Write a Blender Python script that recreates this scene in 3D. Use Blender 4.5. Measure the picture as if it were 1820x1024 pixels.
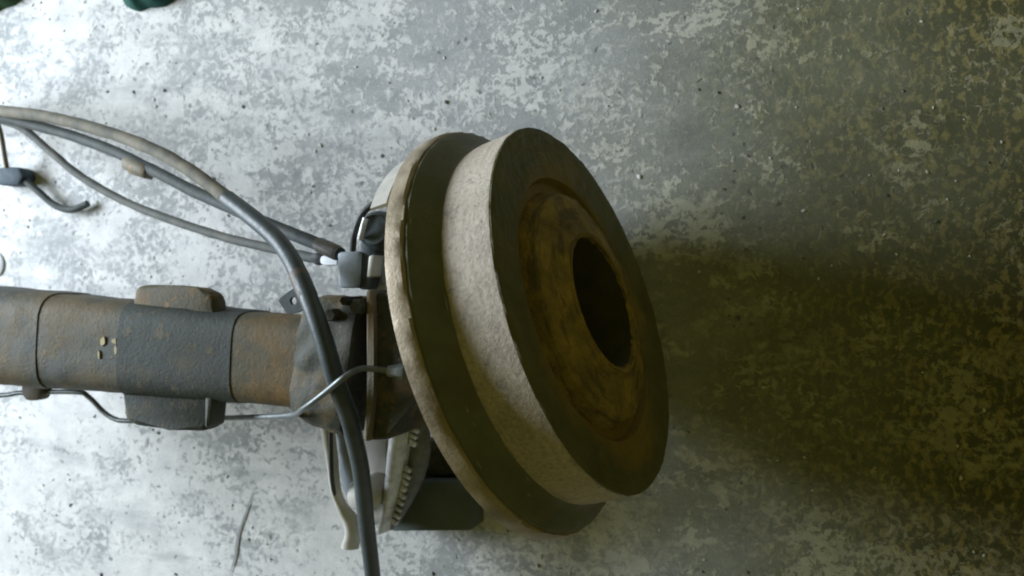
import bpy, bmesh, math, random
from mathutils import Vector, Matrix, noise

for o in list(bpy.data.objects): bpy.data.objects.remove(o)
scene = bpy.context.scene
C = scene.collection
R = math.radians
random.seed(7)

# ---------------------------------------------------------------- camera
CAM_H, TILT, FPX = 0.872, R(18.0), 1576.0
cd = bpy.data.cameras.new('camera')
cam = bpy.data.objects.new('camera', cd); C.objects.link(cam)
cam.location = (0, 0, CAM_H); cam.rotation_euler = (0, TILT, 0)
cd.sensor_width = 36; cd.lens = 36 * FPX / 1820; cd.clip_start = 0.02; cd.clip_end = 100
scene.camera = cam
cd.dof.use_dof = True; cd.dof.focus_distance = 0.67; cd.dof.aperture_fstop = 7.5

# ---------------------------------------------------------------- light: open workshop door on the left, dim room behind
w = bpy.data.worlds.new('World'); scene.world = w; w.use_nodes = True
bg = w.node_tree.nodes['Background']
bg.inputs['Color'].default_value = (0.76, 0.72, 0.20, 1); bg.inputs['Strength'].default_value = 0.145
def area(name, loc, target, sx, sy, power, col):
    l = bpy.data.lights.new(name, 'AREA'); l.shape = 'RECTANGLE'; l.size = sx; l.size_y = sy
    l.energy = power; l.color = col
    o = bpy.data.objects.new(name, l); C.objects.link(o); o.location = loc
    o.rotation_euler = (Vector(target) - Vector(loc)).to_track_quat('-Z', 'Y').to_euler()
area('door_light', (-2.12, 0.34, 0.86), (-0.50, -0.02, 0.05), 1.15, 0.55, 73, (0.81, 0.905, 1.0))
scene.cycles.pixel_filter_type = 'BLACKMAN_HARRIS'; scene.cycles.filter_width = 1.9
vs = scene.view_settings
vs.view_transform = 'Standard'; vs.look = 'None'; vs.exposure = 0.0; vs.gamma = 1.0; vs.use_curve_mapping = False

# ---------------------------------------------------------------- measuring helpers (survey points of the photograph on a plane of known height)
RM = Matrix.Rotation(TILT, 3, 'Y')
def at(px, py, z=0.0):
    d = RM @ Vector(((px - 910) / FPX, -(py - 512) / FPX, -1.0))
    return Vector((0, 0, CAM_H)) + d * ((z - CAM_H) / d.z)
def mpp(px, py, z):                       # metres per picture pixel there
    d = RM @ Vector(((px - 910) / FPX, -(py - 512) / FPX, -1.0))
    return ((z - CAM_H) / d.z) / FPX

# ---------------------------------------------------------------- objects
def tag(o, label=None, cat=None, group=None, kind=None):
    if label: o['label'] = label
    if cat: o['category'] = cat
    if group: o['group'] = group
    if kind: o['kind'] = kind
    return o
def thing(name, label, cat, loc, group=None):
    o = bpy.data.objects.new(name, None); C.objects.link(o); o.location = loc; o.empty_display_size = 0.02
    return tag(o, label, cat, group)
def obj(name, bm, mat, parent=None, smooth=True, sharp=38):
    me = bpy.data.meshes.new(name)
    bmesh.ops.recalc_face_normals(bm, faces=bm.faces)
    bm.to_mesh(me); bm.free()
    me.materials.append(mat)
    if smooth:
        me.shade_smooth()
        me.set_sharp_from_angle(angle=R(sharp))
    o = bpy.data.objects.new(name, me); C.objects.link(o)
    if parent:
        o.parent = parent
        base = Vector((0, 0, 0)); p = parent
        while p: base += p.location; p = p.parent
        o.location = -base
    return o

# ---------------------------------------------------------------- shapes
def spline(pts, n=10):
    P = [Vector(p) for p in pts]
    P = [P[0] * 2 - P[1]] + P + [P[-1] * 2 - P[-2]]
    out = []
    for i in range(1, len(P) - 2):
        for k in range(n):
            t = k / n
            a, b, c, d = P[i - 1], P[i], P[i + 1], P[i + 2]
            out.append(0.5 * ((2 * b) + (c - a) * t + (2 * a - 5 * b + 4 * c - d) * t * t + (3 * b - a - 3 * c + d) * t ** 3))
    out.append(P[-2]); return out
def sweep(bm, pts, rad, seg=16, power=2.0, cap=True, bump=0.0, flat=1.0):
    """tube along points; rad is a number or a list; power>2 makes the section squarer"""
    n = len(pts); rings = []
    up = Vector((0, 0, 1)); 
    for i, p in enumerate(pts):
        t = (pts[min(i + 1, n - 1)] - pts[max(i - 1, 0)]).normalized()
        s = t.cross(up)
        if s.length < 1e-3: s = t.cross(Vector((0, 1, 0)))
        s.normalize(); u = s.cross(t).normalized()
        r = rad[i] if isinstance(rad, (list, tuple)) else rad
        ring = []
        for k in range(seg):
            a = 2 * math.pi * k / seg
            ca, sa = math.cos(a), math.sin(a)
            q = (abs(ca) ** power + abs(sa) ** power) ** (-1 / power)
            rr = r * q
            v = p + s * ca * rr + u * sa * rr * flat
            if bump: v += (v - p).normalized() * bump * noise.noise(v * 60)
            ring.append(bm.verts.new(v))
        rings.append(ring)
    for a, b in zip(rings, rings[1:]):
        for k in range(seg):
            bm.faces.new((a[k], a[(k + 1) % seg], b[(k + 1) % seg], b[k]))
    if cap:
        bm.faces.new(rings[0][::-1]); bm.faces.new(rings[-1])
    return rings
def prism(bm, bottom, top, bevel=0.002, seg=2):
    n = len(bottom)
    b = [bm.verts.new(v) for v in bottom]; t = [bm.verts.new(v) for v in top]
    es = set()
    fs = [bm.faces.new(b[::-1]), bm.faces.new(t)]
    for k in range(n): fs.append(bm.faces.new((b[k], b[(k + 1) % n], t[(k + 1) % n], t[k])))
    for f in fs: es.update(f.edges)
    if bevel: bmesh.ops.bevel(bm, geom=list(es), offset=bevel, segments=seg, affect='EDGES', profile=0.5)
def slab(bm, outline, z0, z1, bevel=0.002, seg=2):
    """outline in picture pixels, surveyed at the height of the top face"""
    top = [at(x, y, z1) for x, y in outline]
    prism(bm, [Vector((p.x, p.y, z0)) for p in top], top, bevel, seg)
def lathe(bm, prof, O, A, seg=160, a0=0.0, a1=2 * math.pi, jit=0.0, closed=False):
    """prof: list of (distance along axis from O, radius)"""
    A = A.normalized(); U = (Vector((0, 0, 1)) - A * A.z).normalized(); V = A.cross(U)
    full = abs(a1 - a0 - 2 * math.pi) < 1e-6
    uv = bm.loops.layers.uv.new('UVMap')
    N = seg if full else seg + 1
    cols = []
    for k in range(N):
        a = a0 + (a1 - a0) * k / seg
        d = U * math.cos(a) + V * math.sin(a)
        col = []
        for i, (s, r) in enumerate(prof):
            jj = jit * noise.noise(Vector((math.cos(a) * 14, math.sin(a) * 14, i * 3.7))) + 0.5 * jit * noise.noise(Vector((math.cos(a) * 45, math.sin(a) * 45, i * 3.7)))
            col.append(bm.verts.new(O + A * (s + jj * 0.6) + d * max(r + jj, 1e-4)))
        cols.append(col)
    m = len(prof)
    for k in range(seg):
        c, e = cols[k], cols[(k + 1) % N]
        rng = range(m) if closed else range(m - 1)
        for i in rng:
            j = (i + 1) % m
            f = bm.faces.new((c[i], c[j], e[j], e[i]))
            for lp, (uu, vv) in zip(f.loops, ((k, i), (k, i + 1), (k + 1, i + 1), (k + 1, i))):
                lp[uv].uv = (uu / seg, vv / max(m - 1, 1))
    if closed and not full:
        bm.faces.new(cols[0]); bm.faces.new(cols[-1][::-1])

# ---------------------------------------------------------------- materials
class NT:
    def __init__(s, name):
        s.m = bpy.data.materials.new(name); s.m.use_nodes = True
        s.t = s.m.node_tree; s.b = s.t.nodes['Principled BSDF']
        s.co = s.n('ShaderNodeTexCoord').outputs['Object']
    def n(s, k, **kw):
        q = s.t.nodes.new(k)
        for a, v in kw.items(): setattr(q, a, v)
        return q
    def link(s, a, b): s.t.links.new(a, b)
    def setin(s, sock, v):
        if hasattr(v, 'is_output'): s.link(v, sock)
        else: sock.default_value = v
    def map(s, scale=(1, 1, 1), loc=(0, 0, 0), rot=(0, 0, 0), co=None):
        q = s.n('ShaderNodeMapping'); s.link(co or s.co, q.inputs[0])
        q.inputs['Scale'].default_value = scale; q.inputs['Location'].default_value = loc; q.inputs['Rotation'].default_value = rot
        return q.outputs[0]
    def noise(s, scale, detail=4, rough=0.55, co=None, dist=0.0, col=False):
        q = s.n('ShaderNodeTexNoise'); s.link(co or s.co, q.inputs['Vector'])
        q.inputs['Scale'].default_value = scale; q.inputs['Detail'].default_value = detail
        q.inputs['Roughness'].default_value = rough; q.inputs['Distortion'].default_value = dist
        return q.outputs['Color' if col else 'Fac']
    def voro(s, scale, co=None, feature='F1', out='Distance', rand=1.0):
        q = s.n('ShaderNodeTexVoronoi'); q.feature = feature; s.link(co or s.co, q.inputs['Vector'])
        q.inputs['Scale'].default_value = scale; q.inputs['Randomness'].default_value = rand
        return q.outputs[out]
    def ramp(s, v, lo, hi, a=0.0, b=1.0):
        q = s.n('ShaderNodeMapRange'); s.link(v, q.inputs[0])
        for i, x in zip((1, 2, 3, 4), (lo, hi, a, b)): s.setin(q.inputs[i], x)
        q.clamp = True; return q.outputs[0]
    def math(s, op, a, b=0.0, c=None):
        q = s.n('ShaderNodeMath', operation=op); s.setin(q.inputs[0], a); s.setin(q.inputs[1], b)
        if c is not None: s.setin(q.inputs[2], c)
        return q.outputs[0]
    def mix(s, f, a, b, mode='MIX'):
        q = s.n('ShaderNodeMix', data_type='RGBA', blend_type=mode)
        s.setin(q.inputs[0], f); s.setin(q.inputs[6], a); s.setin(q.inputs[7], b)
        return q.outputs[2]
    def bump(s, h, strength=0.5, dist=0.002, prev=None):
        q = s.n('ShaderNodeBump'); s.link(h, q.inputs['Height'])
        q.inputs['Strength'].default_value = strength; q.inputs['Distance'].default_value = dist
        if prev: s.link(prev, q.inputs['Normal'])
        return q.outputs[0]
    def done(s, col, rough=0.6, metal=0.0, nrm=None, spec=0.5):
        s.setin(s.b.inputs['Base Color'], col); s.setin(s.b.inputs['Roughness'], rough); s.setin(s.b.inputs['Metallic'], metal)
        s.b.inputs['Specular IOR Level'].default_value = spec
        if nrm: s.link(nrm, s.b.inputs['Normal'])
        return s.m
def c4(r, g, b): return (r, g, b, 1.0)

def mat_floor():
    s = NT('worn_concrete')
    big = s.noise(2.3, 3, 0.5)
    warp = s.noise(45, 4, 0.65, col=True)
    q = s.n('ShaderNodeMix', data_type='VECTOR'); q.inputs[0].default_value = 0.020
    s.link(s.co, q.inputs[4]); s.link(warp, q.inputs[5]); co = q.outputs[1]
    # skim coat flaking off the darker concrete; more of it left near the door, little on the right
    sx = s.n('ShaderNodeSeparateXYZ'); s.link(s.co, sx.inputs[0])
    X, Y = sx.outputs[0], sx.outputs[1]
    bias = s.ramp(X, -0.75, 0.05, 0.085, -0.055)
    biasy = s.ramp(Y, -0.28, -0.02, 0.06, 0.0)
    flake = s.noise(165, 4, 0.62, co=s.map((0.9, 1.05, 1), rot=(0, 0, R(14)), co=co))
    flake2 = s.noise(64, 6, 0.66, co=s.map((0.9, 1.08, 1), loc=(4, 3, 0), rot=(0, 0, R(12)), co=co))
    trowel = s.noise(30, 4, 0.6, co=s.map((0.35, 2.2, 1), loc=(1, 8, 0), rot=(0, 0, R(-16)), co=co))
    mid = s.noise(9, 5, 0.6, co=s.map((0.8, 1.3, 1), rot=(0, 0, R(20))))
    amp = s.ramp(s.noise(7, 4, 0.55, co=s.map(loc=(6, 1, 0))), 0.36, 0.56, 0.55, 1.1)
    flake = s.math('ADD', 0.5, s.math('MULTIPLY', s.math('SUBTRACT', flake, 0.5), amp))
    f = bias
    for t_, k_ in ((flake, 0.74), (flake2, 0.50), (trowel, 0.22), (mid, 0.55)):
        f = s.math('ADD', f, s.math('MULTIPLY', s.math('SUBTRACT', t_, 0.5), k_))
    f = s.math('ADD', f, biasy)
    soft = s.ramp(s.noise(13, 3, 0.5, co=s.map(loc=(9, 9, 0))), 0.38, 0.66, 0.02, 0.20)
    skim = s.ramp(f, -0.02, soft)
    tone = s.noise(80, 6, 0.65)
    base = s.mix(s.ramp(big, 0.35, 0.65), c4(0.31, 0.33, 0.345), c4(0.41, 0.425, 0.44))
    base = s.mix(s.ramp(tone, 0.3, 0.75), base, c4(0.46, 0.47, 0.475))
    dirt = s.ramp(s.noise(16, 6, 0.7, co=s.map((0.8, 1.8, 1), loc=(3, 1, 0))), 0.46, 0.72)
    base = s.mix(s.math('MULTIPLY', dirt, 0.65), base, c4(0.22, 0.245, 0.26))
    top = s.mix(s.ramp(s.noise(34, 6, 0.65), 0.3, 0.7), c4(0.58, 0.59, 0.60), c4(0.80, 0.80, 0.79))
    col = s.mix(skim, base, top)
    smear = s.ramp(s.noise(11, 5, 0.6, co=s.map((0.45, 1.9, 1), loc=(2, 6, 0), rot=(0, 0, R(18)))), 0.565, 0.68)
    col = s.mix(s.math('MULTIPLY', smear, 0.5), col, c4(0.33, 0.345, 0.36))
    grain = s.noise(420, 4, 0.75)
    col = s.mix(s.math('MULTIPLY', s.ramp(grain, 0.46, 0.34), 0.35), col, c4(0.22, 0.235, 0.24))
    col = s.mix(s.math('MULTIPLY', s.ramp(grain, 0.56, 0.66), 0.35), col, c4(0.80, 0.80, 0.79))
    # olive brown oily stain right of the drum, crusted; light falloff is painted in too
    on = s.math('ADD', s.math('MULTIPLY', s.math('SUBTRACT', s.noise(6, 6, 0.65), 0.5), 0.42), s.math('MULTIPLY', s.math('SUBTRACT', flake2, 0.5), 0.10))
    oil_falloff = s.ramp(s.math('ADD', X, on), -0.27, 0.02)
    deep_falloff = s.ramp(s.math('ADD', X, s.math('MULTIPLY', s.math('SUBTRACT', s.noise(4.5, 5, 0.6, co=s.map(loc=(2, 4, 0))), 0.5), 0.5)), -0.11, 0.17)
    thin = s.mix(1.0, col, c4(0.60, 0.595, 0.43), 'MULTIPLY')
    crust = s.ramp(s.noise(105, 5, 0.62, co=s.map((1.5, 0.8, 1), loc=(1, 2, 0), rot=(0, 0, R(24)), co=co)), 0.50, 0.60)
    shade_stain = s.mix(crust, c4(0.070, 0.070, 0.028), c4(0.28, 0.235, 0.085))
    shade_stain = s.mix(s.math('MULTIPLY', skim, 0.55), shade_stain, c4(0.46, 0.43, 0.29))
    col = s.mix(oil_falloff, col, thin)
    col = s.mix(s.math('MULTIPLY', deep_falloff, 0.88), col, shade_stain)
    # air holes and grit marks
    hole = s.voro(34, co=s.map((1, 1, 1), co=co))
    hm = s.math('MULTIPLY', s.ramp(hole, 0.16, 0.09), s.ramp(s.voro(34, co=co, out='Color'), 0.62, 0.66))
    hole2 = s.voro(90, co=co)
    hm2 = s.math('MULTIPLY', s.ramp(hole2, 0.22, 0.14), s.ramp(s.voro(90, co=co, out='Color'), 0.74, 0.78))
    hm = s.math('MAXIMUM', s.math('MULTIPLY', hm, 0.0), s.math('MULTIPLY', hm2, 0.7))
    col = s.mix(hm, col, c4(0.13, 0.14, 0.135))
    h = s.math('ADD', s.math('MULTIPLY', skim, 0.55), s.math('MULTIPLY', tone, 0.6))
    h = s.math('SUBTRACT', h, hm)
    nb = s.bump(h, 0.55, 0.0012)
    nb = s.bump(s.noise(260, 3, 0.6), 0.25, 0.0006, nb)
    return s.done(col, s.ramp(oil_falloff, 0, 1, 0.85, 0.62), 0, nb, 0.3)
def mat_grime(name, a, b, rust, rf=0.5, rough=0.5, metal=0.25, scale=1.0, spec=0.5):
    """dark painted or greasy steel with rust coming through"""
    s = NT(name)
    n1 = s.noise(28 * scale, 5, 0.6); n2 = s.noise(11 * scale, 4, 0.6, co=s.map(loc=(5, 2, 1))); n3 = s.noise(210, 3, 0.6)
    col = s.mix(s.ramp(n1, 0.32, 0.68), a, b)
    rm = s.math('MULTIPLY', s.ramp(s.math('ADD', n2, s.math('MULTIPLY', s.math('SUBTRACT', n1, 0.5), 0.5)), 0.62 - 0.25 * rf, 0.80 - 0.25 * rf), 0.85)
    col = s.mix(rm, col, s.mix(s.noise(60, 4), rust, c4(*(x * 1.7 for x in rust[:3]))))
    pit = s.ramp(s.noise(95, 4, 0.7), 0.60, 0.72)
    col = s.mix(s.math('MULTIPLY', pit, 0.45), col, c4(0.025, 0.026, 0.022))
    nb = s.bump(s.math('ADD', n1, s.math('MULTIPLY', s.noise(120, 4, 0.65), 0.5)), 0.45, 0.0014)
    fl = s.ramp(s.noise(60, 6, 0.72, co=s.map(loc=(7, 3, 2))), 0.585, 0.60)
    col = s.mix(s.math('MULTIPLY', fl, 0.7), col, s.mix(n3, rust, c4(*(x * 1.9 for x in rust[:3]))))
    nb = s.bump(fl, 0.6, 0.0006, nb)
    nb = s.bump(s.noise(330, 4, 0.7), 0.55, 0.0009, nb)
    return s.done(col, s.math('ADD', s.math('MULTIPLY', n1, 0.3), rough - 0.1), s.math('MULTIPLY', s.math('SUBTRACT', 1.0, rm), metal), nb, spec)
def mat_band():
    s = NT('dusty_cast_band')
    n1 = s.noise(24, 5, 0.6); n2 = s.noise(150, 3, 0.7); n3 = s.noise(9, 3)
    col = s.mix(s.ramp(n1, 0.3, 0.7), c4(0.46, 0.395, 0.325), c4(0.58, 0.51, 0.435))
    col = s.mix(s.math('MULTIPLY', s.ramp(n3, 0.52, 0.7), 0.5), col, c4(0.40, 0.33, 0.23))
    col = s.mix(s.math('MULTIPLY', s.ramp(s.noise(70, 4, 0.6), 0.62, 0.70), 0.6), col, c4(0.20, 0.19, 0.18))
    col = s.mix(s.math('MULTIPLY', s.ramp(n2, 0.62, 0.7), 0.35), col, c4(0.65, 0.6, 0.55))
    sp = s.math('MULTIPLY', s.ramp(s.voro(75), 0.20, 0.12), s.ramp(s.voro(75, out='Color'), 0.80, 0.83))
    col = s.mix(s.math('MULTIPLY', sp, 0.8), col, c4(0.10, 0.095, 0.09))
    bl = s.noise(17, 6, 0.7, co=s.map(loc=(3, 3, 3)))
    col = s.mix(s.math('MULTIPLY', s.ramp(bl, 0.50, 0.62), 0.55), col, c4(0.33, 0.285, 0.255))
    g = s.noise(330, 4, 0.75)
    col = s.mix(s.math('MULTIPLY', s.ramp(g, 0.52, 0.62), 0.45), col, c4(0.66, 0.60, 0.53))
    col = s.mix(s.math('MULTIPLY', s.ramp(g, 0.46, 0.36), 0.55), col, c4(0.24, 0.20, 0.17))
    uvn = s.n('ShaderNodeTexCoord').outputs['UV']; sv = s.n('ShaderNodeSeparateXYZ'); s.link(uvn, sv.inputs[0])
    wear = s.noise(1.0, 5, 0.65, co=s.map((14, 9, 1), co=uvn))
    col = s.mix(s.math('MULTIPLY', s.ramp(wear, 0.52, 0.70), 0.45), col, c4(0.30, 0.25, 0.19))
    col = s.mix(s.math('MULTIPLY', s.ramp(wear, 0.44, 0.30), 0.35), col, c4(0.60, 0.55, 0.49))
    edge = s.math('ADD', s.math('ABSOLUTE', s.math('SUBTRACT', sv.outputs[1], 0.5)), s.math('MULTIPLY', s.math('SUBTRACT', s.noise(45, 5, 0.7), 0.5), 0.35))
    col = s.mix(s.math('MULTIPLY', s.ramp(edge, 0.44, 0.56), 0.75), col, c4(0.15, 0.125, 0.08))
    nb = s.bump(s.math('ADD', g, s.math('ADD', n2, s.math('MULTIPLY', n1, 0.7))), 0.55, 0.0012)
    return s.done(col, 0.78, 0, nb, 0.3)
def mat_groove():
    s = NT('blackened_drum_casting')
    uvn = s.n('ShaderNodeTexCoord').outputs['UV']
    n1 = s.noise(26, 5, 0.6)
    col = s.mix(s.ramp(n1, 0.3, 0.7), c4(0.10, 0.108, 0.072), c4(0.17, 0.17, 0.115))
    col = s.mix(s.math('MULTIPLY', s.ramp(s.noise(10, 4), 0.55, 0.75), 0.6), col, c4(0.17, 0.125, 0.055))
    scr = s.noise(1.0, 4, 0.6, co=s.map((26, 5.5, 1), co=uvn))
    col = s.mix(s.math('MULTIPLY', s.ramp(scr, 0.645, 0.69), 0.85), col, c4(0.36, 0.34, 0.28))
    nb = s.bump(s.noise(130, 4, 0.65), 0.5, 0.001)
    return s.done(col, 0.58, 0.1, nb, 0.4)
def mat_rim():
    s = NT('chipped_drum_rim')
    n1 = s.noise(40, 5, 0.65); n2 = s.noise(160, 3, 0.7)
    col = s.mix(s.ramp(n1, 0.33, 0.68), c4(0.25, 0.20, 0.14), c4(0.50, 0.42, 0.31))
    col = s.mix(s.math('MULTIPLY', s.ramp(s.noise(14, 4), 0.5, 0.7), 0.7), col, c4(0.36, 0.25, 0.12))
    col = s.mix(s.math('MULTIPLY', s.ramp(n2, 0.60, 0.7), 0.6), col, c4(0.12, 0.10, 0.07))
    nb = s.bump(s.math('ADD', n1, n2), 0.4, 0.001)
    return s.done(col, 0.5, 0.3, nb, 0.4)
def mat_face():
    s = NT('rusty_drum_face')
    uvn = s.n('ShaderNodeTexCoord').outputs['UV']
    n1 = s.noise(24, 6, 0.65); n2 = s.noise(95, 5, 0.7); n3 = s.noise(9, 5, 0.6, co=s.map(loc=(2, 7, 0)))
    ring = s.noise(1.0, 5, 0.65, co=s.map((9, 22, 1), co=uvn))
    col = s.mix(s.ramp(n1, 0.3, 0.7), c4(0.095, 0.094, 0.044), c4(0.18, 0.165, 0.072))
    sv = s.n('ShaderNodeSeparateXYZ'); s.link(uvn, sv.inputs[0])
    inner = s.math('ADD', s.ramp(sv.outputs[1], 0.30, 0.85, -0.12, 0.22), s.math('MULTIPLY', s.math('SUBTRACT', n3, 0.5), 0.9))
    col = s.mix(s.math('MULTIPLY', s.ramp(inner, -0.02, 0.16), 0.8), col, s.mix(n2, c4(0.20, 0.13, 0.036), c4(0.40, 0.27, 0.075)))
    col = s.mix(s.math('MULTIPLY', s.ramp(ring, 0.58, 0.72), 0.5), col, c4(0.26, 0.22, 0.12))
    col = s.mix(s.math('MULTIPLY', s.ramp(ring, 0.42, 0.30), 0.5), col, c4(0.04, 0.038, 0.02))
    nb = s.bump(s.math('ADD', s.math('ADD', n1, n2), s.math('MULTIPLY', ring, 0.6)), 0.6, 0.0022)
    return s.done(col, s.ramp(n2, 0.3, 0.7, 0.45, 0.75), 0.0, nb, 0.45)
def mat_hub():
    s = NT('orange_rust_hub')
    uvn = s.n('ShaderNodeTexCoord').outputs['UV']
    n1 = s.noise(30, 6, 0.68); n2 = s.noise(110, 5, 0.7)
    ring = s.noise(1.0, 5, 0.65, co=s.map((11, 7, 1), co=uvn))
    col = s.mix(s.ramp(n1, 0.32, 0.68), c4(0.15, 0.115, 0.036), c4(0.48, 0.33, 0.09))
    col = s.mix(s.math('MULTIPLY', s.ramp(ring, 0.50, 0.60), 0.75), col, c4(0.10, 0.085, 0.04))
    col = s.mix(s.math('MULTIPLY', s.ramp(n2, 0.55, 0.7), 0.6), col, c4(0.15, 0.06, 0.022))
    nb = s.bump(s.math('ADD', n1, n2), 0.9, 0.004)
    return s.done(col, 0.7, 0.0, nb, 0.4)
def mat_plain(name, a, b, rough=0.5, metal=0.0, scale=40, bumpd=0.0008, spec=0.5):
    s = NT(name)
    n1 = s.noise(scale, 5, 0.6); n2 = s.noise(scale * 5, 3, 0.6)
    col = s.mix(s.ramp(n1, 0.3, 0.7), a, b)
    nb = s.bump(s.math('ADD', n1, s.math('MULTIPLY', n2, 0.5)), 0.4, bumpd)
    return s.done(col, s.math('ADD', s.math('MULTIPLY', n2, 0.25), rough - 0.12), metal, nb, spec)

M = dict(
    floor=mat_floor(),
    axle=mat_grime('greasy_axle_steel', c4(0.060, 0.066, 0.058), c4(0.092, 0.094, 0.078), c4(0.105, 0.078, 0.038), 0.75, 0.6, 0.0, spec=0.4),
    rustaxle=mat_grime('brown_axle_steel', c4(0.085, 0.078, 0.050), c4(0.12, 0.10, 0.06), c4(0.15, 0.09, 0.032), 0.6, 0.62, 0.0, spec=0.35),
    sleeve=mat_grime('dark_spring_seat_steel', c4(0.040, 0.048, 0.044), c4(0.062, 0.069, 0.060), c4(0.080, 0.068, 0.038), 0.45, 0.62, 0.0, spec=0.35),
    tan=mat_grime('brown_dusty_steel', c4(0.13, 0.12, 0.085), c4(0.19, 0.17, 0.12), c4(0.19, 0.12, 0.06), 0.5, 0.6, 0.1),
    knuckle=mat_grime('oily_knuckle_iron', c4(0.040, 0.044, 0.034), c4(0.075, 0.075, 0.055), c4(0.12, 0.085, 0.04), 0.45, 0.6, 0.0, scale=2.2, spec=0.35),
    band=mat_band(), groove=mat_groove(), rim=mat_rim(), face=mat_face(), hub=mat_hub(),
    bore=mat_plain('black_bore', c4(0.05, 0.048, 0.025), c4(0.10, 0.085, 0.04), 0.7),
    hose=mat_plain('blue_black_rubber', c4(0.030, 0.044, 0.052), c4(0.062, 0.078, 0.083), 0.48, 0, 45, 0.0010, 0.55),
    hose_tan=mat_plain('dusty_cable_sheath', c4(0.08, 0.085, 0.075), c4(0.23, 0.205, 0.155), 0.75, 0, 45, 0.0012, 0.3),
    hose_grey=mat_plain('grey_cable_sheath', c4(0.065, 0.075, 0.075), c4(0.14, 0.138, 0.12), 0.72, 0, 45, 0.0012, 0.3),
    hose_blue=mat_plain('dark_cable_sheath', c4(0.040, 0.054, 0.060), c4(0.085, 0.092, 0.085), 0.68, 0, 45, 0.0012, 0.3),
    line=mat_plain('steel_brake_pipe', c4(0.13, 0.15, 0.155), c4(0.22, 0.24, 0.24), 0.4, 0.5, 60, 0.0004),
    silver=mat_plain('scuffed_bright_steel', c4(0.42, 0.43, 0.45), c4(0.82, 0.82, 0.82), 0.38, 0.35, 90, 0.003),
    ferrule=mat_plain('brown_black_ferrule', c4(0.06, 0.058, 0.05), c4(0.12, 0.10, 0.08), 0.55, 0.1),
    steel=mat_plain('shaded_arm_steel', c4(0.09, 0.10, 0.095), c4(0.20, 0.205, 0.20), 0.5, 0.3, 70, 0.003),
    pale=mat_plain('pale_dusty_steel', c4(0.50, 0.48, 0.44), c4(0.68, 0.66, 0.62), 0.55, 0.1, 40, 0.0008),
    bluegrey=mat_plain('blue_grey_steel', c4(0.25, 0.29, 0.33), c4(0.34, 0.38, 0.43), 0.5, 0.2, 60, 0.0008),
    black=mat_plain('black_rubber', c4(0.02, 0.024, 0.025), c4(0.04, 0.046, 0.046), 0.5),
    navy=mat_plain('dark_blue_plastic', c4(0.02, 0.042, 0.06), c4(0.03, 0.055, 0.075), 0.7),
    block=mat_plain('dark_oily_block', c4(0.10, 0.125, 0.125), c4(0.15, 0.175, 0.17), 0.75, 0, 25, 0.002, 0.25),
    green=mat_plain('dark_green_cloth', c4(0.012, 0.055, 0.045), c4(0.025, 0.095, 0.075), 0.85, 0, 40, 0.002, 0.2),
    leaf=mat_plain('deep_green_cloth', c4(0.02, 0.055, 0.02), c4(0.045, 0.085, 0.04), 0.9, 0, 40, 0.002, 0.2),
    white=mat_plain('white_plastic', c4(0.74, 0.77, 0.82), c4(0.80, 0.82, 0.86), 0.4, 0, 20, 0.0002),
    pebble=mat_plain('pale_grit', c4(0.55, 0.55, 0.53), c4(0.75, 0.74, 0.7), 0.8),
    darkgrit=mat_plain('dark_grit', c4(0.10, 0.105, 0.105), c4(0.17, 0.17, 0.165), 0.8),
    crack=mat_plain('dirt_in_crack', c4(0.25, 0.26, 0.265), c4(0.34, 0.35, 0.355), 0.9, 0, 60),
    yellow=mat_plain('old_yellow_paint', c4(0.34, 0.27, 0.12), c4(0.55, 0.48, 0.30), 0.7),
)

# ================================================================ setting: the concrete floor
bm = bmesh.new()
nx, ny, x0, x1, y0, y1 = 150, 120, -2.2, 1.0, -1.3, 1.3
grid = [[bm.verts.new((x0 + (x1 - x0) * i / nx, y0 + (y1 - y0) * j / ny,
         0.0004 * noise.noise(Vector((i * .21, j * .21, 3))) + 0.0002 * noise.noise(Vector((i * .6, j * .6, 9))))) for j in range(ny + 1)] for i in range(nx + 1)]
for i in range(nx):
    for j in range(ny):
        bm.faces.new((grid[i][j], grid[i + 1][j], grid[i + 1][j + 1], grid[i][j + 1]))
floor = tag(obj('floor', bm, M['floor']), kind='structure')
def crack(pix, wpx):
    bm = bmesh.new()
    pts = spline([at(x, y, 0.0011) for x, y in pix], 8)
    L = []; Rr = []
    for i, p in enumerate(pts):
        t = (pts[min(i + 1, len(pts) - 1)] - pts[max(i - 1, 0)]).normalized(); s = Vector((-t.y, t.x, 0))
        e = min(1, 4 * i / len(pts), 4 * (len(pts) - 1 - i) / len(pts)) + 0.05
        wd = wpx * 0.00024 * e * max(.15, 1 + 0.6 * noise.noise(p * 50))
        L.append(bm.verts.new(p + s * wd)); Rr.append(bm.verts.new(p - s * wd))
    for i in range(len(pts) - 1): bm.faces.new((L[i], L[i + 1], Rr[i + 1], Rr[i]))
    obj('crack', bm, M['crack'], floor, smooth=False)
crack([(448, 872), (440, 905), (424, 950), (418, 990), (405, 1030)], 6)
crack([(262, 775), (256, 800)], 4)

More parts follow.
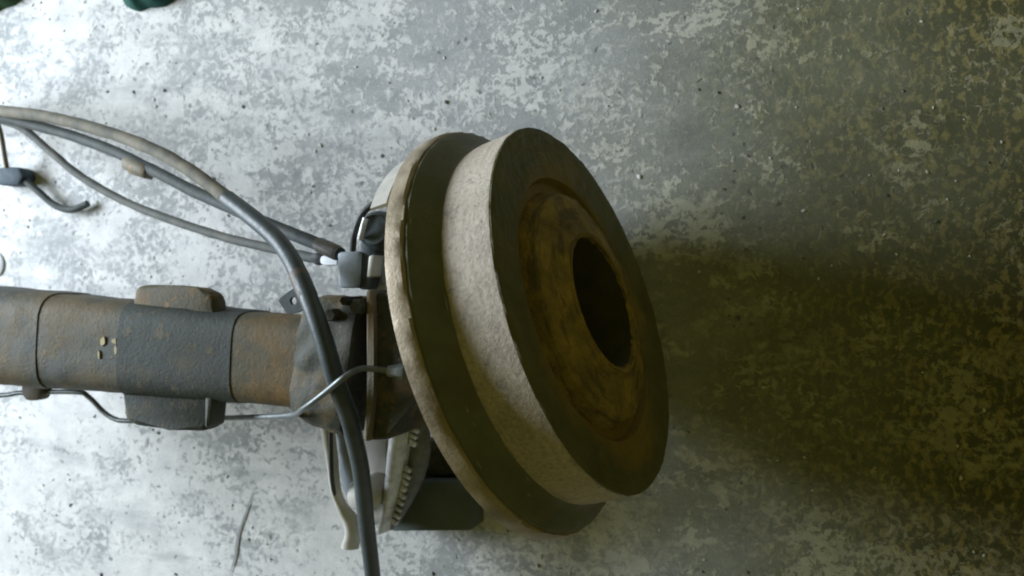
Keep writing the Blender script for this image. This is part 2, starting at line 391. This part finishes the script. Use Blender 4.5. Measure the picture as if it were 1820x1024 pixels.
# ================================================================ drum
a_c = Vector((0.85245, 0.29160, 0.43393))
AX = (RM @ a_c).normalized()
O = Vector((0, 0, CAM_H)) + RM @ Vector((0.06393, -0.01400, -0.70910))
base = O - AX * 0.067; U = (Vector((0, 0, 1)) - AX * AX.z).normalized(); foot = base - U * 0.170
drum = thing('brake_drum', 'round rusty brake drum with pale band and dark hollow face on the axle end', 'brake drum', (foot.x, foot.y, 0))
def dpart(name, prof, mat, jit=0.0, parent=None, seg=160, **k):
    bm = bmesh.new(); lathe(bm, prof, O, AX, seg, jit=jit, **k)
    return obj(name, bm, M[mat], parent or drum, sharp=30)
dpart('rim', [(-0.0748, 0.150), (-0.0748, 0.1690), (-0.0735, 0.1712), (-0.0660, 0.1716), (-0.0610, 0.1706), (-0.0595, 0.1694), (-0.0590, 0.165)], 'rim', 0.0012)
dpart('groove', [(-0.0600, 0.1680), (-0.0570, 0.1678), (-0.0530, 0.1640), (-0.0480, 0.1560), (-0.0430, 0.1512), (-0.0405, 0.1498)], 'groove', 0.0004)
bd = dpart('band', [(-0.0412, 0.1498), (-0.0330, 0.1507), (-0.0230, 0.1508), (-0.0115, 0.1508), (-0.0012, 0.1505)], 'band', 0.0003)
face = dpart('front_plate', [(-0.0014, 0.1506), (0.0, 0.1500), (0.0006, 0.148), (0.0, 0.140), (-0.0015, 0.130), (-0.0015, 0.114), (-0.003, 0.109), (-0.009, 0.1065), (-0.0095, 0.098)], 'face', 0.0007)
hub = dpart('hub', [(-0.0096, 0.0985), (-0.006, 0.0965), (0.001, 0.094), (0.004, 0.088), (0.006, 0.078), (0.009, 0.066), (0.011, 0.060), (0.0125, 0.0575), (0.0118, 0.0545), (0.009, 0.0535)], 'hub', 0.0012)
dpart('bore', [(0.0092, 0.0537), (-0.02, 0.0520), (-0.05, 0.047), (-0.051, 0.030), (-0.048, 0.0002)], 'bore', 0.0003, hub)
# inner shell seen from behind, closing the casting
dpart('inner_shell', [(-0.0746, 0.151), (-0.060, 0.148), (-0.020, 0.146), (-0.014, 0.142), (-0.014, 0.100), (-0.030, 0.060), (-0.050, 0.046)], 'groove')

# ================================================================ axle
ZA = 0.158
def ax_pt(px): return at(px, 594 + 46 * px / 530.0, ZA)
axle = thing('axle', 'thick dark greasy axle beam running from the left edge to the drum', 'axle', (ax_pt(300).x, ax_pt(300).y, 0))
stations = [-160, -60, 0, 60, 130, 200, 300, 412, 470, 520, 560, 640]
half = [87, 86, 86, 85, 84, 83, 82, 80, 79, 79, 79, 79]
bm = bmesh.new()
pts = spline([ax_pt(p) for p in stations], 6)
rr = []
for i in range(len(stations) - 1):
    for k in range(6):
        t = k / 6; p = stations[i] + (stations[i + 1] - stations[i]) * t
        rr.append((half[i] * (1 - t) + half[i + 1] * t) * mpp(p, 600, ZA) * 0.985)
rr.append(half[-1] * mpp(stations[-1], 600, ZA) * 0.985)
sweep(bm, pts, rr, 48, 4.0, bump=0.0010, flat=0.9)
obj('axle_tube', bm, M['axle'], axle)
def rad_at(px):
    i = max(k for k in range(len(stations)) if stations[k] <= px)
    t = (px - stations[i]) / (stations[i + 1] - stations[i])
    return (half[i] * (1 - t) + half[i + 1] * t) * mpp(px, 600, ZA) * 0.985
def top_px(px):
    """station along the beam whose upper face lies at picture column px"""
    x = at(px, 600, ZA + .036).x; a, b = px, px + 120
    for _ in range(30):
        m_ = (a + b) / 2
        if ax_pt(m_).x < x: a = m_
        else: b = m_
    return a
def collar(name, p0, p1, extra, mat, n=8, power=4.0, bump=0.0008, parent=None):
    bm = bmesh.new()
    p0, p1 = top_px(p0), top_px(p1)
    ps = [p0 + (p1 - p0) * k / n for k in range(n + 1)]
    ps = [p0, p0 + .8] + ps[1:-1] + [p1 - .8, p1]
    r = [rad_at(p) + extra * (-0.6 if k in (0, n + 2) else 1.0) for k, p in enumerate(ps)]
    sweep(bm, [ax_pt(p) for p in ps], r, 48, power, bump=bump, flat=0.9)
    return obj(name, bm, M[mat], parent or axle)
seat = collar('spring_seat', 214, 412, 0.0016, 'sleeve')
bm = bmesh.new(); slab(bm, [(236, 512), (250, 506), (300, 507), (350, 512), (374, 519), (382, 534), (386, 590), (388, 640), (232, 640), (233, 560)], 0.166, 0.186, 0.006, 3)
obj('upper_pad', bm, M['rustaxle'], seat)
bm = bmesh.new(); slab(bm, [(222, 640), (390, 650), (378, 704), (372, 755), (362, 768), (300, 765), (240, 758), (222, 750), (217, 735), (219, 690)], 0.162, 0.186, 0.006, 3)
obj('lower_pad', bm, M['sleeve'], seat)
bm = bmesh.new(); slab(bm, [(363, 700), (377, 702), (371, 760), (362, 762)], 0.164, 0.189, 0.003)
obj('pad_edge', bm, M['axle'], seat)
clip = collar('line_clip', 34, 75, 0.0010, 'axle', 4)
bm = bmesh.new(); slab(bm, [(35, 660), (74, 662), (73, 700), (66, 712), (46, 713), (37, 702)], 0.132, 0.148, 0.003)
obj('clip_tab', bm, M['axle'], clip)
collar('axle_end', 404, 532, 0.0008, 'rustaxle', 8)
collar('weld_ring', 524, 541, 0.0026, 'tan', 5, bump=0.0022)
# flecks of yellow paint left on the tube
for (x, y, dx, dy) in ((182, 607, 6, 9), (204, 606, 4, 5), (176, 632, 2, 9), (206, 622, 2, 8)):
    bm = bmesh.new(); zt = ZA + rad_at(top_px(x)) * 0.9 + .0006
    pr = [at(x + dx * math.cos(k) * (1 + .5 * random.uniform(-1, 1)), y + dy * math.sin(k) * (1 + .4 * random.uniform(-1, 1)), zt) for k in (0, .9, 1.8, 2.7, 3.6, 4.5, 5.4)]
    prism(bm, [p - Vector((0, 0, .004)) for p in pr], [p + Vector((0, 0, .0006)) for p in pr], 0)
    obj('paint_fleck', bm, M['yellow'], axle)
# knuckle at the end of the beam
bm = bmesh.new()
ks = [566, 578, 596, 615, 640, 662]; kh = [98, 104, 110, 113, 116, 118]
sweep(bm, spline([at(p, 622 + (p - 540) * .22, ZA) for p in ks], 4), [v for a, b in zip(kh, kh[1:]) for v in [(a + (b - a) * k / 4) * mpp(600, 620, ZA) for k in range(4)]] + [kh[-1] * mpp(650, 620, ZA)], 48, 6.5, bump=0.003, flat=0.80)
kn = obj('knuckle', bm, M['knuckle'], axle)
bm = bmesh.new(); slab(bm, [(650, 516), (661, 514), (664, 560), (664, 700), (655, 786), (645, 784), (652, 700)], 0.085, 0.207, 0.002)
obj('knuckle_flange', bm, M['tan'], kn)
bm = bmesh.new(); slab(bm, [(662, 520), (700, 522), (745, 600), (760, 690), (720, 720), (692, 782), (655, 784), (664, 700)], 0.085, 0.200, 0.004, 3)
obj('spindle_block', bm, M['knuckle'], kn)
for (x, y, r_, zz) in ((585, 560, 13, .210), (632, 545, 15, .212), (610, 535, 9, .211)):
    bm = bmesh.new(); p = at(x, y, zz); q = r_ * mpp(x, y, zz)
    sweep(bm, [p - Vector((0, 0, .03)), p - Vector((0, 0, .003)), p], [q, q, q * .8], 6, bump=0)
    obj('bolt_head', bm, M['knuckle'], kn)
# spindle carrying the drum
bm = bmesh.new(); lathe(bm, [(-0.135, 0.03), (-0.13, 0.034), (-0.10, 0.034), (-0.075, 0.030), (-0.052, 0.027), (-0.052, 0.001)], O, AX, 32)
obj('spindle', bm, M['knuckle'], axle)
# dust shield behind the drum: only the upper sector is left
shield = None
bm = bmesh.new(); lathe(bm, [(-0.0800, 0.110), (-0.0800, 0.157), (-0.0850, 0.163), (-0.099, 0.164), (-0.1002, 0.162), (-0.0875, 0.160), (-0.083, 0.155), (-0.083, 0.110)], O, AX, 40, -R(82), -R(43), closed=True)
shield = obj('dust_shield', bm, M['pale'], axle)
# wheel cylinder and bracket above the knuckle
bm = bmesh.new(); p = at(664, 408, .205)
sweep(bm, [p + Vector((-.0, 0, -.05)), p + Vector((0, 0, -.012)), p + Vector((0, 0, -.004)), p], [.017, .017, .0155, .012], 24, bump=.0012)
wc = obj('wheel_cylinder', bm, M['hose'], axle)
bm = bmesh.new(); sweep(bm, spline([at(627, 445, .20), at(630, 415, .206), at(643, 382, .208), at(665, 362, .208), at(692, 352, .206)], 6), .0028, 10)
obj('retaining_spring', bm, M['black'], wc)
bm = bmesh.new(); sweep(bm, spline([at(640, 425, .208), at(645, 405, .212), at(650, 388, .212)], 6), .0026, 10)
obj('cylinder_lip', bm, M['silver'], wc)
bm = bmesh.new(); slab(bm, [(598, 448), (640, 446), (636, 512), (600, 512)], .12, .196, .003)
br = obj('cable_bracket', bm, M['bluegrey'], axle)
bm = bmesh.new(); slab(bm, [(637, 420), (672, 430), (668, 470), (660, 516), (634, 514)], .11, .192, .003)
obj('bracket_wall', bm, M['hose'], br)
bm = bmesh.new(); slab(bm, [(655, 455), (664, 452), (660, 492), (651, 494)], .14, .200, .0015)
obj('strap', bm, M['pale'], br)
bm = bmesh.new(); slab(bm, [(668, 455), (690, 452), (694, 519), (664, 517)], .10, .180, .002)
obj('strap', bm, M['pale'], br)
bm = bmesh.new(); slab(bm, [(676, 458), (681, 458), (682, 505), (676, 505)], .15, .183, .001)
obj('strap_groove', bm, M['bluegrey'], br)
# brake pipe clipped along the beam
BP = [(-150, 712, .140), (0, 703, .140), (40, 698, .140), (135, 697, .140), (158, 706, .138), (185, 733, .136), (205, 745, .136), (225, 748, .136), (300, 748, .134), (370, 744, .136), (440, 742, .160), (515, 738, .196), (540, 726, .220), (575, 700, .230), (610, 672, .236), (638, 656, .222), (665, 656, .214), (704, 661, .210)]
bm = bmesh.new(); sweep(bm, spline([at(*p) for p in BP], 8), .0026, 12)
bp = obj('brake_pipe', bm, M['line'], axle)
bm = bmesh.new(); sweep(bm, [at(690, 660, .211), at(706, 660, .211), at(709, 660, .211), at(717, 661, .210)], [.0045, .0055, .0065, .0062], 6)
obj('pipe_nut', bm, M['bluegrey'], bp)
# lower bracket hanging from the knuckle, bright curved arm
def ribbon(bm, left, right, z, arch, th=0.003, n=8, m=8):
    A = spline([at(x, y, zz) for (x, y), zz in zip(left, z)], n); B = spline([at(x, y, zz) for (x, y), zz in zip(right, z)], n)
    top = []; bot = []
    for a, b in zip(A, B):
        rowt = []; rowb = []
        for k in range(m + 1):
            t = k / m; h = arch * math.sin(math.pi * t) ** .7
            p = a.lerp(b, t) + Vector((0, 0, h))
            p += Vector((0, 0, 1)) * .0012 * noise.noise(p * 70)
            rowt.append(bm.verts.new(p)); rowb.append(bm.verts.new(p - Vector((0, 0, th))))
        top.append(rowt); bot.append(rowb)
    N = len(top) - 1
    for i in range(N):
        for k in range(m):
            bm.faces.new((top[i][k], top[i][k + 1], top[i + 1][k + 1], top[i + 1][k]))
            bm.faces.new((bot[i][k], bot[i + 1][k], bot[i + 1][k + 1], bot[i][k + 1]))
        bm.faces.new((top[i][0], top[i + 1][0], bot[i + 1][0], bot[i][0]))
        bm.faces.new((top[i][m], bot[i][m], bot[i + 1][m], top[i + 1][m]))
    for i, fl in ((0, 1), (N, 0)):
        for k in range(m):
            q = (top[i][k], bot[i][k], bot[i][k + 1], top[i][k + 1]); bm.faces.new(q if fl else q[::-1])
bm = bmesh.new()
ribbon(bm, [(708, 668), (700, 730), (690, 800), (684, 870), (676, 945)], [(722, 668), (734, 730), (728, 800), (714, 870), (694, 942)], [.165, .145, .12, .09, .06], .014)
arm = obj('curved_arm', bm, M['silver'], axle)
bm = bmesh.new(); ribbon(bm, [(720, 672), (730, 730), (724, 800), (710, 870), (690, 942)], [(728, 672), (752, 730), (764, 800), (744, 870), (702, 940)], [.160, .140, .115, .085, .055], .006)
obj('arm_shade_side', bm, M['steel'], arm)  # darker ribbon, paints the shaded side of the bright arm
E1 = spline([at(x, y, z_ + .006) for (x, y), z_ in zip([(724, 672), (735, 730), (729, 800), (715, 870), (695, 940)], [.165, .145, .12, .09, .06])], 6)
for k in range(2, len(E1) - 1):
    d_ = (E1[k + 1] - E1[k]).normalized(); sd = Vector((-d_.y, d_.x, 0)).normalized()
    if sd.x < 0: sd = -sd
    if noise.noise(E1[k] * 300) < -.12: continue
    q = E1[k]; l_ = .0042 + .0015 * noise.noise(q * 80); w_ = .0045 + .003 * noise.noise(q * 60 + Vector((3, 0, 0)))
    a_ = [q - d_ * l_ - sd * .003, q + d_ * l_ - sd * .003, q + d_ * l_ * .6 + sd * w_, q - d_ * l_ * .7 + sd * w_]
    bm = bmesh.new(); prism(bm, [v - Vector((0, 0, .006)) for v in a_], a_, .0008, 1)
    obj('tooth', bm, M['silver'], arm)
bm = bmesh.new(); slab(bm, [(632, 760), (690, 782), (686, 870), (680, 930), (640, 940)], .03, .075, .003)
obj('arm_web', bm, M['pale'], arm)
bm = bmesh.new(); ribbon(bm, [(563, 728), (577, 800), (590, 880), (612, 940), (606, 974)], [(588, 738), (597, 800), (606, 880), (640, 930), (636, 976)], [.15, .13, .11, .085, .06], .006)
obj('side_strip', bm, M['pale'], arm)
bm = bmesh.new(); ribbon(bm, [(594, 745), (602, 800), (608, 860), (625, 905)], [(632, 745), (640, 800), (646, 860), (650, 905)], [.135, .12, .10, .08], .004)
obj('inner_plate', bm, M['bluegrey'], arm)
bm = bmesh.new(); sweep(bm, spline([at(588, 742, .148), at(588, 800, .140), at(591, 860, .122), at(602, 898, .105), at(622, 925, .092)], 8), .0022, 8)
obj('black_seam', bm, M['black'], arm)
bm = bmesh.new(); p = at(634, 885, .118)
sweep(bm, [p - Vector((0, 0, .05)), p - Vector((0, 0, .012)), p - Vector((0, 0, .003)), p], [.016, .016, .012, .004], 24)
obj('pivot_boss', bm, M['pale'], arm)

# ================================================================ cables and hoses
def cable(name, label, cat, path, rad, mat, group=None, seg=16):
    pts = spline([at(*p) for p in path], 10)
    b = at(*path[len(path) // 2]); t = thing(name, label, cat, (b.x, b.y, 0), group)
    bm = bmesh.new(); sweep(bm, pts, rad, seg, bump=0.0006)
    return t, obj('sheath', bm, M[mat], t)
h1, _ = cable('hose', 'long thick hose arching over the axle, pale then dark, leaving at the bottom edge', 'hose',
    [(-90, 182, .06), (0, 197, .075), (80, 207, .09), (180, 232, .11), (270, 265, .135), (345, 308, .155), (410, 357, .175)], .0066, 'hose_tan', 'cables and hoses')
bm = bmesh.new(); sweep(bm, spline([at(*p) for p in [(404, 353, .175), (455, 392, .19), (490, 424, .20), (512, 452, .208), (528, 482, .217), (551, 536, .228), (575, 603, .232), (598, 680, .226), (618, 735, .205), (632, 790, .18), (642, 840, .155), (651, 927, .11), (661, 1010, .07), (668, 1080, .04)]], 10), .0079, 20)
obj('dark_sheath', bm, M['hose'], h1)
bm = bmesh.new(); sweep(bm, [at(*p) for p in [(529, 484, .2175), (531, 489, .2185), (547, 527, .226), (549, 531, .227)]], [.0078, .0084, .0085, .0079], 20)
fer = obj('ferrule', bm, M['ferrule'], h1)
bm = bmesh.new()                          # diamond tab with a hole
out = [at(x, y, .224) for x, y in [(494, 533), (510, 520), (524, 511), (548, 522), (550, 545), (527, 556), (510, 559)]]
cen = at(521, 535, .224); hr = 7.0 * mpp(523, 536, .224); n = 28
def edge_pt(a):
    d = Vector((math.cos(a), math.sin(a), 0)); best = None
    for p, q in zip(out, out[1:] + out[:1]):
        e = q - p; den = d.x * e.y - d.y * e.x
        if abs(den) < 1e-9: continue
        s_ = ((p.x - cen.x) * e.y - (p.y - cen.y) * e.x) / den; t_ = ((p.x - cen.x) * d.y - (p.y - cen.y) * d.x) / den
        if s_ > 0 and -1e-6 <= t_ <= 1 + 1e-6 and (best is None or s_ < best): best = s_
    return cen + d * best
rg = []
for dz, kind in ((0, 'i'), (0, 'o'), (-.004, 'o'), (-.004, 'i')):
    rg.append([bm.verts.new((cen + Vector((math.cos(2 * math.pi * k / n), math.sin(2 * math.pi * k / n), 0)) * hr if kind == 'i' else edge_pt(2 * math.pi * k / n)) + Vector((0, 0, dz))) for k in range(n)])
for i in range(4):
    A_, B_ = rg[i], rg[(i + 1) % 4]
    for k in range(n): bm.faces.new((A_[k], A_[(k + 1) % n], B_[(k + 1) % n], B_[k]))
obj('bracket_tab', bm, M['hose'], fer, smooth=False)
h2, _ = cable('brake_cable', 'dark cable with a brown clip running below the thick hose to the bracket', 'cable',
    [(-90, 192, .045), (0, 208, .055), (110, 236, .065), (200, 268, .08), (270, 302, .095), (340, 338, .11), (420, 374, .13), (500, 408, .15), (560, 432, .168), (604, 452, .182)], .0062, 'hose_blue', 'cables and hoses')
bm = bmesh.new(); sweep(bm, [at(*p) for p in [(566, 435, .170), (569, 436, .171), (598, 449, .180), (601, 451, .181)]], [.0064, .0070, .0070, .0064], 16)
obj('end_ferrule', bm, M['ferrule'], h2)
bm = bmesh.new(); sweep(bm, [at(*p) for p in [(226, 288, .086), (229, 290, .087), (261, 304, .094), (264, 306, .094)]], [.0068, .0084, .0084, .0068], 16)
obj('clip', bm, M['tan'], h2)
bm = bmesh.new(); slab(bm, [(224, 288), (262, 296), (258, 318), (226, 308)], .075, .088, .002)
obj('clip_leg', bm, M['tan'], h2)
h3, _ = cable('brake_cable', 'thin grey cable sagging lowest of the bundle, ending in a small fitting', 'cable',
    [(-90, 200, .03), (0, 214, .04), (45, 232, .045), (90, 270, .05), (150, 318, .058), (230, 362, .072), (310, 393, .09), (400, 422, .11), (480, 441, .13), (562, 460, .15)], .0046, 'hose_grey', 'cables and hoses')
bm = bmesh.new(); sweep(bm, [at(*p) for p in [(558, 459, .150), (564, 460, .152), (570, 461, .153), (576, 462, .155)]], [.0048, .0058, .0058, .0034], 8)
obj('fitting', bm, M['black'], h3)
bm = bmesh.new(); sweep(bm, [at(*p) for p in [(575, 462, .155), (580, 463, .156), (586, 464, .158), (602, 466, .162)]], [.0042, .005, .005, .003], 8)
obj('end_barrel', bm, M['white'], h3)

# small loose things at the left edge
t = thing('connector', 'small dark blue connector at left edge with a short bent wire', 'connector', at(18, 313, 0))
bm = bmesh.new(); slab(bm, [(-12, 300), (8, 296), (32, 297), (40, 313), (31, 329), (4, 330), (-14, 326)], .0, .022, .003)
obj('body', bm, M['navy'], t)
bm = bmesh.new(); sweep(bm, spline([at(*p) for p in [(38, 316, .012), (46, 322, .014), (70, 342, .012), (92, 361, .010), (112, 371, .009), (132, 372, .009), (156, 362, .008)]], 8), .0043, 12)
obj('wire', bm, M['hose_blue'], t)
t = thing('wire', 'pale thin wire dropping from the cables to the connector', 'wire', at(8, 260, 0))
bm = bmesh.new(); sweep(bm, spline([at(*p) for p in [(-6, 214, .038), (2, 240, .034), (8, 275, .028), (13, 302, .018)]], 8), .0030, 10)
obj('core', bm, M['tan'], t)
t = thing('plastic_cap', 'white rounded plastic cap cut by the left edge above the axle', 'cap', at(-8, 470, 0))
bm = bmesh.new(); p = at(-10, 470, 0)
sweep(bm, [p, p + Vector((0, 0, .002)), p + Vector((0, 0, .0036)), p + Vector((0, 0, .0042))], [.0165, .0165, .013, .006], 28)
obj('shell', bm, M['white'], t)

# dark block beside the drum
t = thing('support_block', 'dark oily block lying on the floor in the shade under the drum', 'block', at(780, 900, 0))
bm = bmesh.new(); slab(bm, [(690, 856), (832, 856), (838, 944), (694, 945)], .0, .04, .003)
obj('block_body', bm, M['block'], t)
t = thing('metal_plate', 'flat grey green plate behind the dark block under the drum', 'plate', at(790, 815, 0))
bm = bmesh.new(); slab(bm, [(735, 782), (880, 782), (890, 845), (728, 846)], .0, .022, .003)
obj('block_body', bm, M['knuckle'], t)

# green cloths at the top left
def rag(name, label, pix, h, mat):
    b = at(*pix[0], 0); bm = bmesh.new(); n = 30
    cx_, cy_ = sum(p[0] for p in pix) / len(pix), sum(p[1] for p in pix) / len(pix)
    pts = spline([at(x, y, 0) for x, y in pix + pix[:1]], 8)[:-1]; c = at(cx_, cy_, 0)
    rings = []
    for j in range(9):
        t_ = j / 8; rings.append([])
        for p in pts:
            q = c.lerp(p, 1 - t_ * .93); z = h * (math.sin(t_ * math.pi / 2) ** .6) * (1 + .55 * noise.noise(q * 26)) if j else .001
            rings[-1].append(bm.verts.new(Vector((q.x, q.y, max(z, .001))) + Vector((noise.noise(q * 40), noise.noise(q * 44 + Vector((5, 0, 0))), 0)) * .006))
    m = len(pts)
    for a, b_ in zip(rings, rings[1:]):
        for k in range(m): bm.faces.new((a[k], a[(k + 1) % m], b_[(k + 1) % m], b_[k]))
    bm.faces.new(rings[-1])
    return tag(obj(name, bm, M[mat]), label, 'cloth')
rag('green_cloth', 'crumpled teal green cloth cut by the top edge', [(205, -40), (222, 6), (240, 22), (275, 16), (310, 2), (330, -30), (270, -70)], .025, 'green')
rag('green_cloth', 'dark green cloth in the top left corner', [(-120, -60), (-120, 50), (-50, 48), (-5, 26), (30, 8), (60, -20), (70, -70), (0, -110)], .03, 'leaf')

# grit on the floor
def grit(name, n, mat, lo, hi, label):
    bm = bmesh.new(); k = 0
    while k < n:
        x, y = random.uniform(-1.05, .25), random.uniform(-.48, .48)
        r = random.uniform(lo, hi) * (1 - .35 * random.random())
        v = bmesh.ops.create_icosphere(bm, subdivisions=1, radius=r)['verts']
        ro = Matrix.Rotation(random.random() * 6, 3, 'Z')
        for q in v:
            q.co = ro @ Vector((q.co.x * 1.5, q.co.y, q.co.z * .6)) * (1 + .25 * random.uniform(-1, 1)) + Vector((x, y, r * .3))
        k += 1
    tag(obj(name, bm, M[mat]), label, 'grit', kind='stuff')
grit('pale_grit', 260, 'pebble', .0008, .0020, 'pale crumbs of concrete scattered over the floor')
grit('dark_grit', 200, 'darkgrit', .0008, .0022, 'dark crumbs of dirt scattered over the floor')
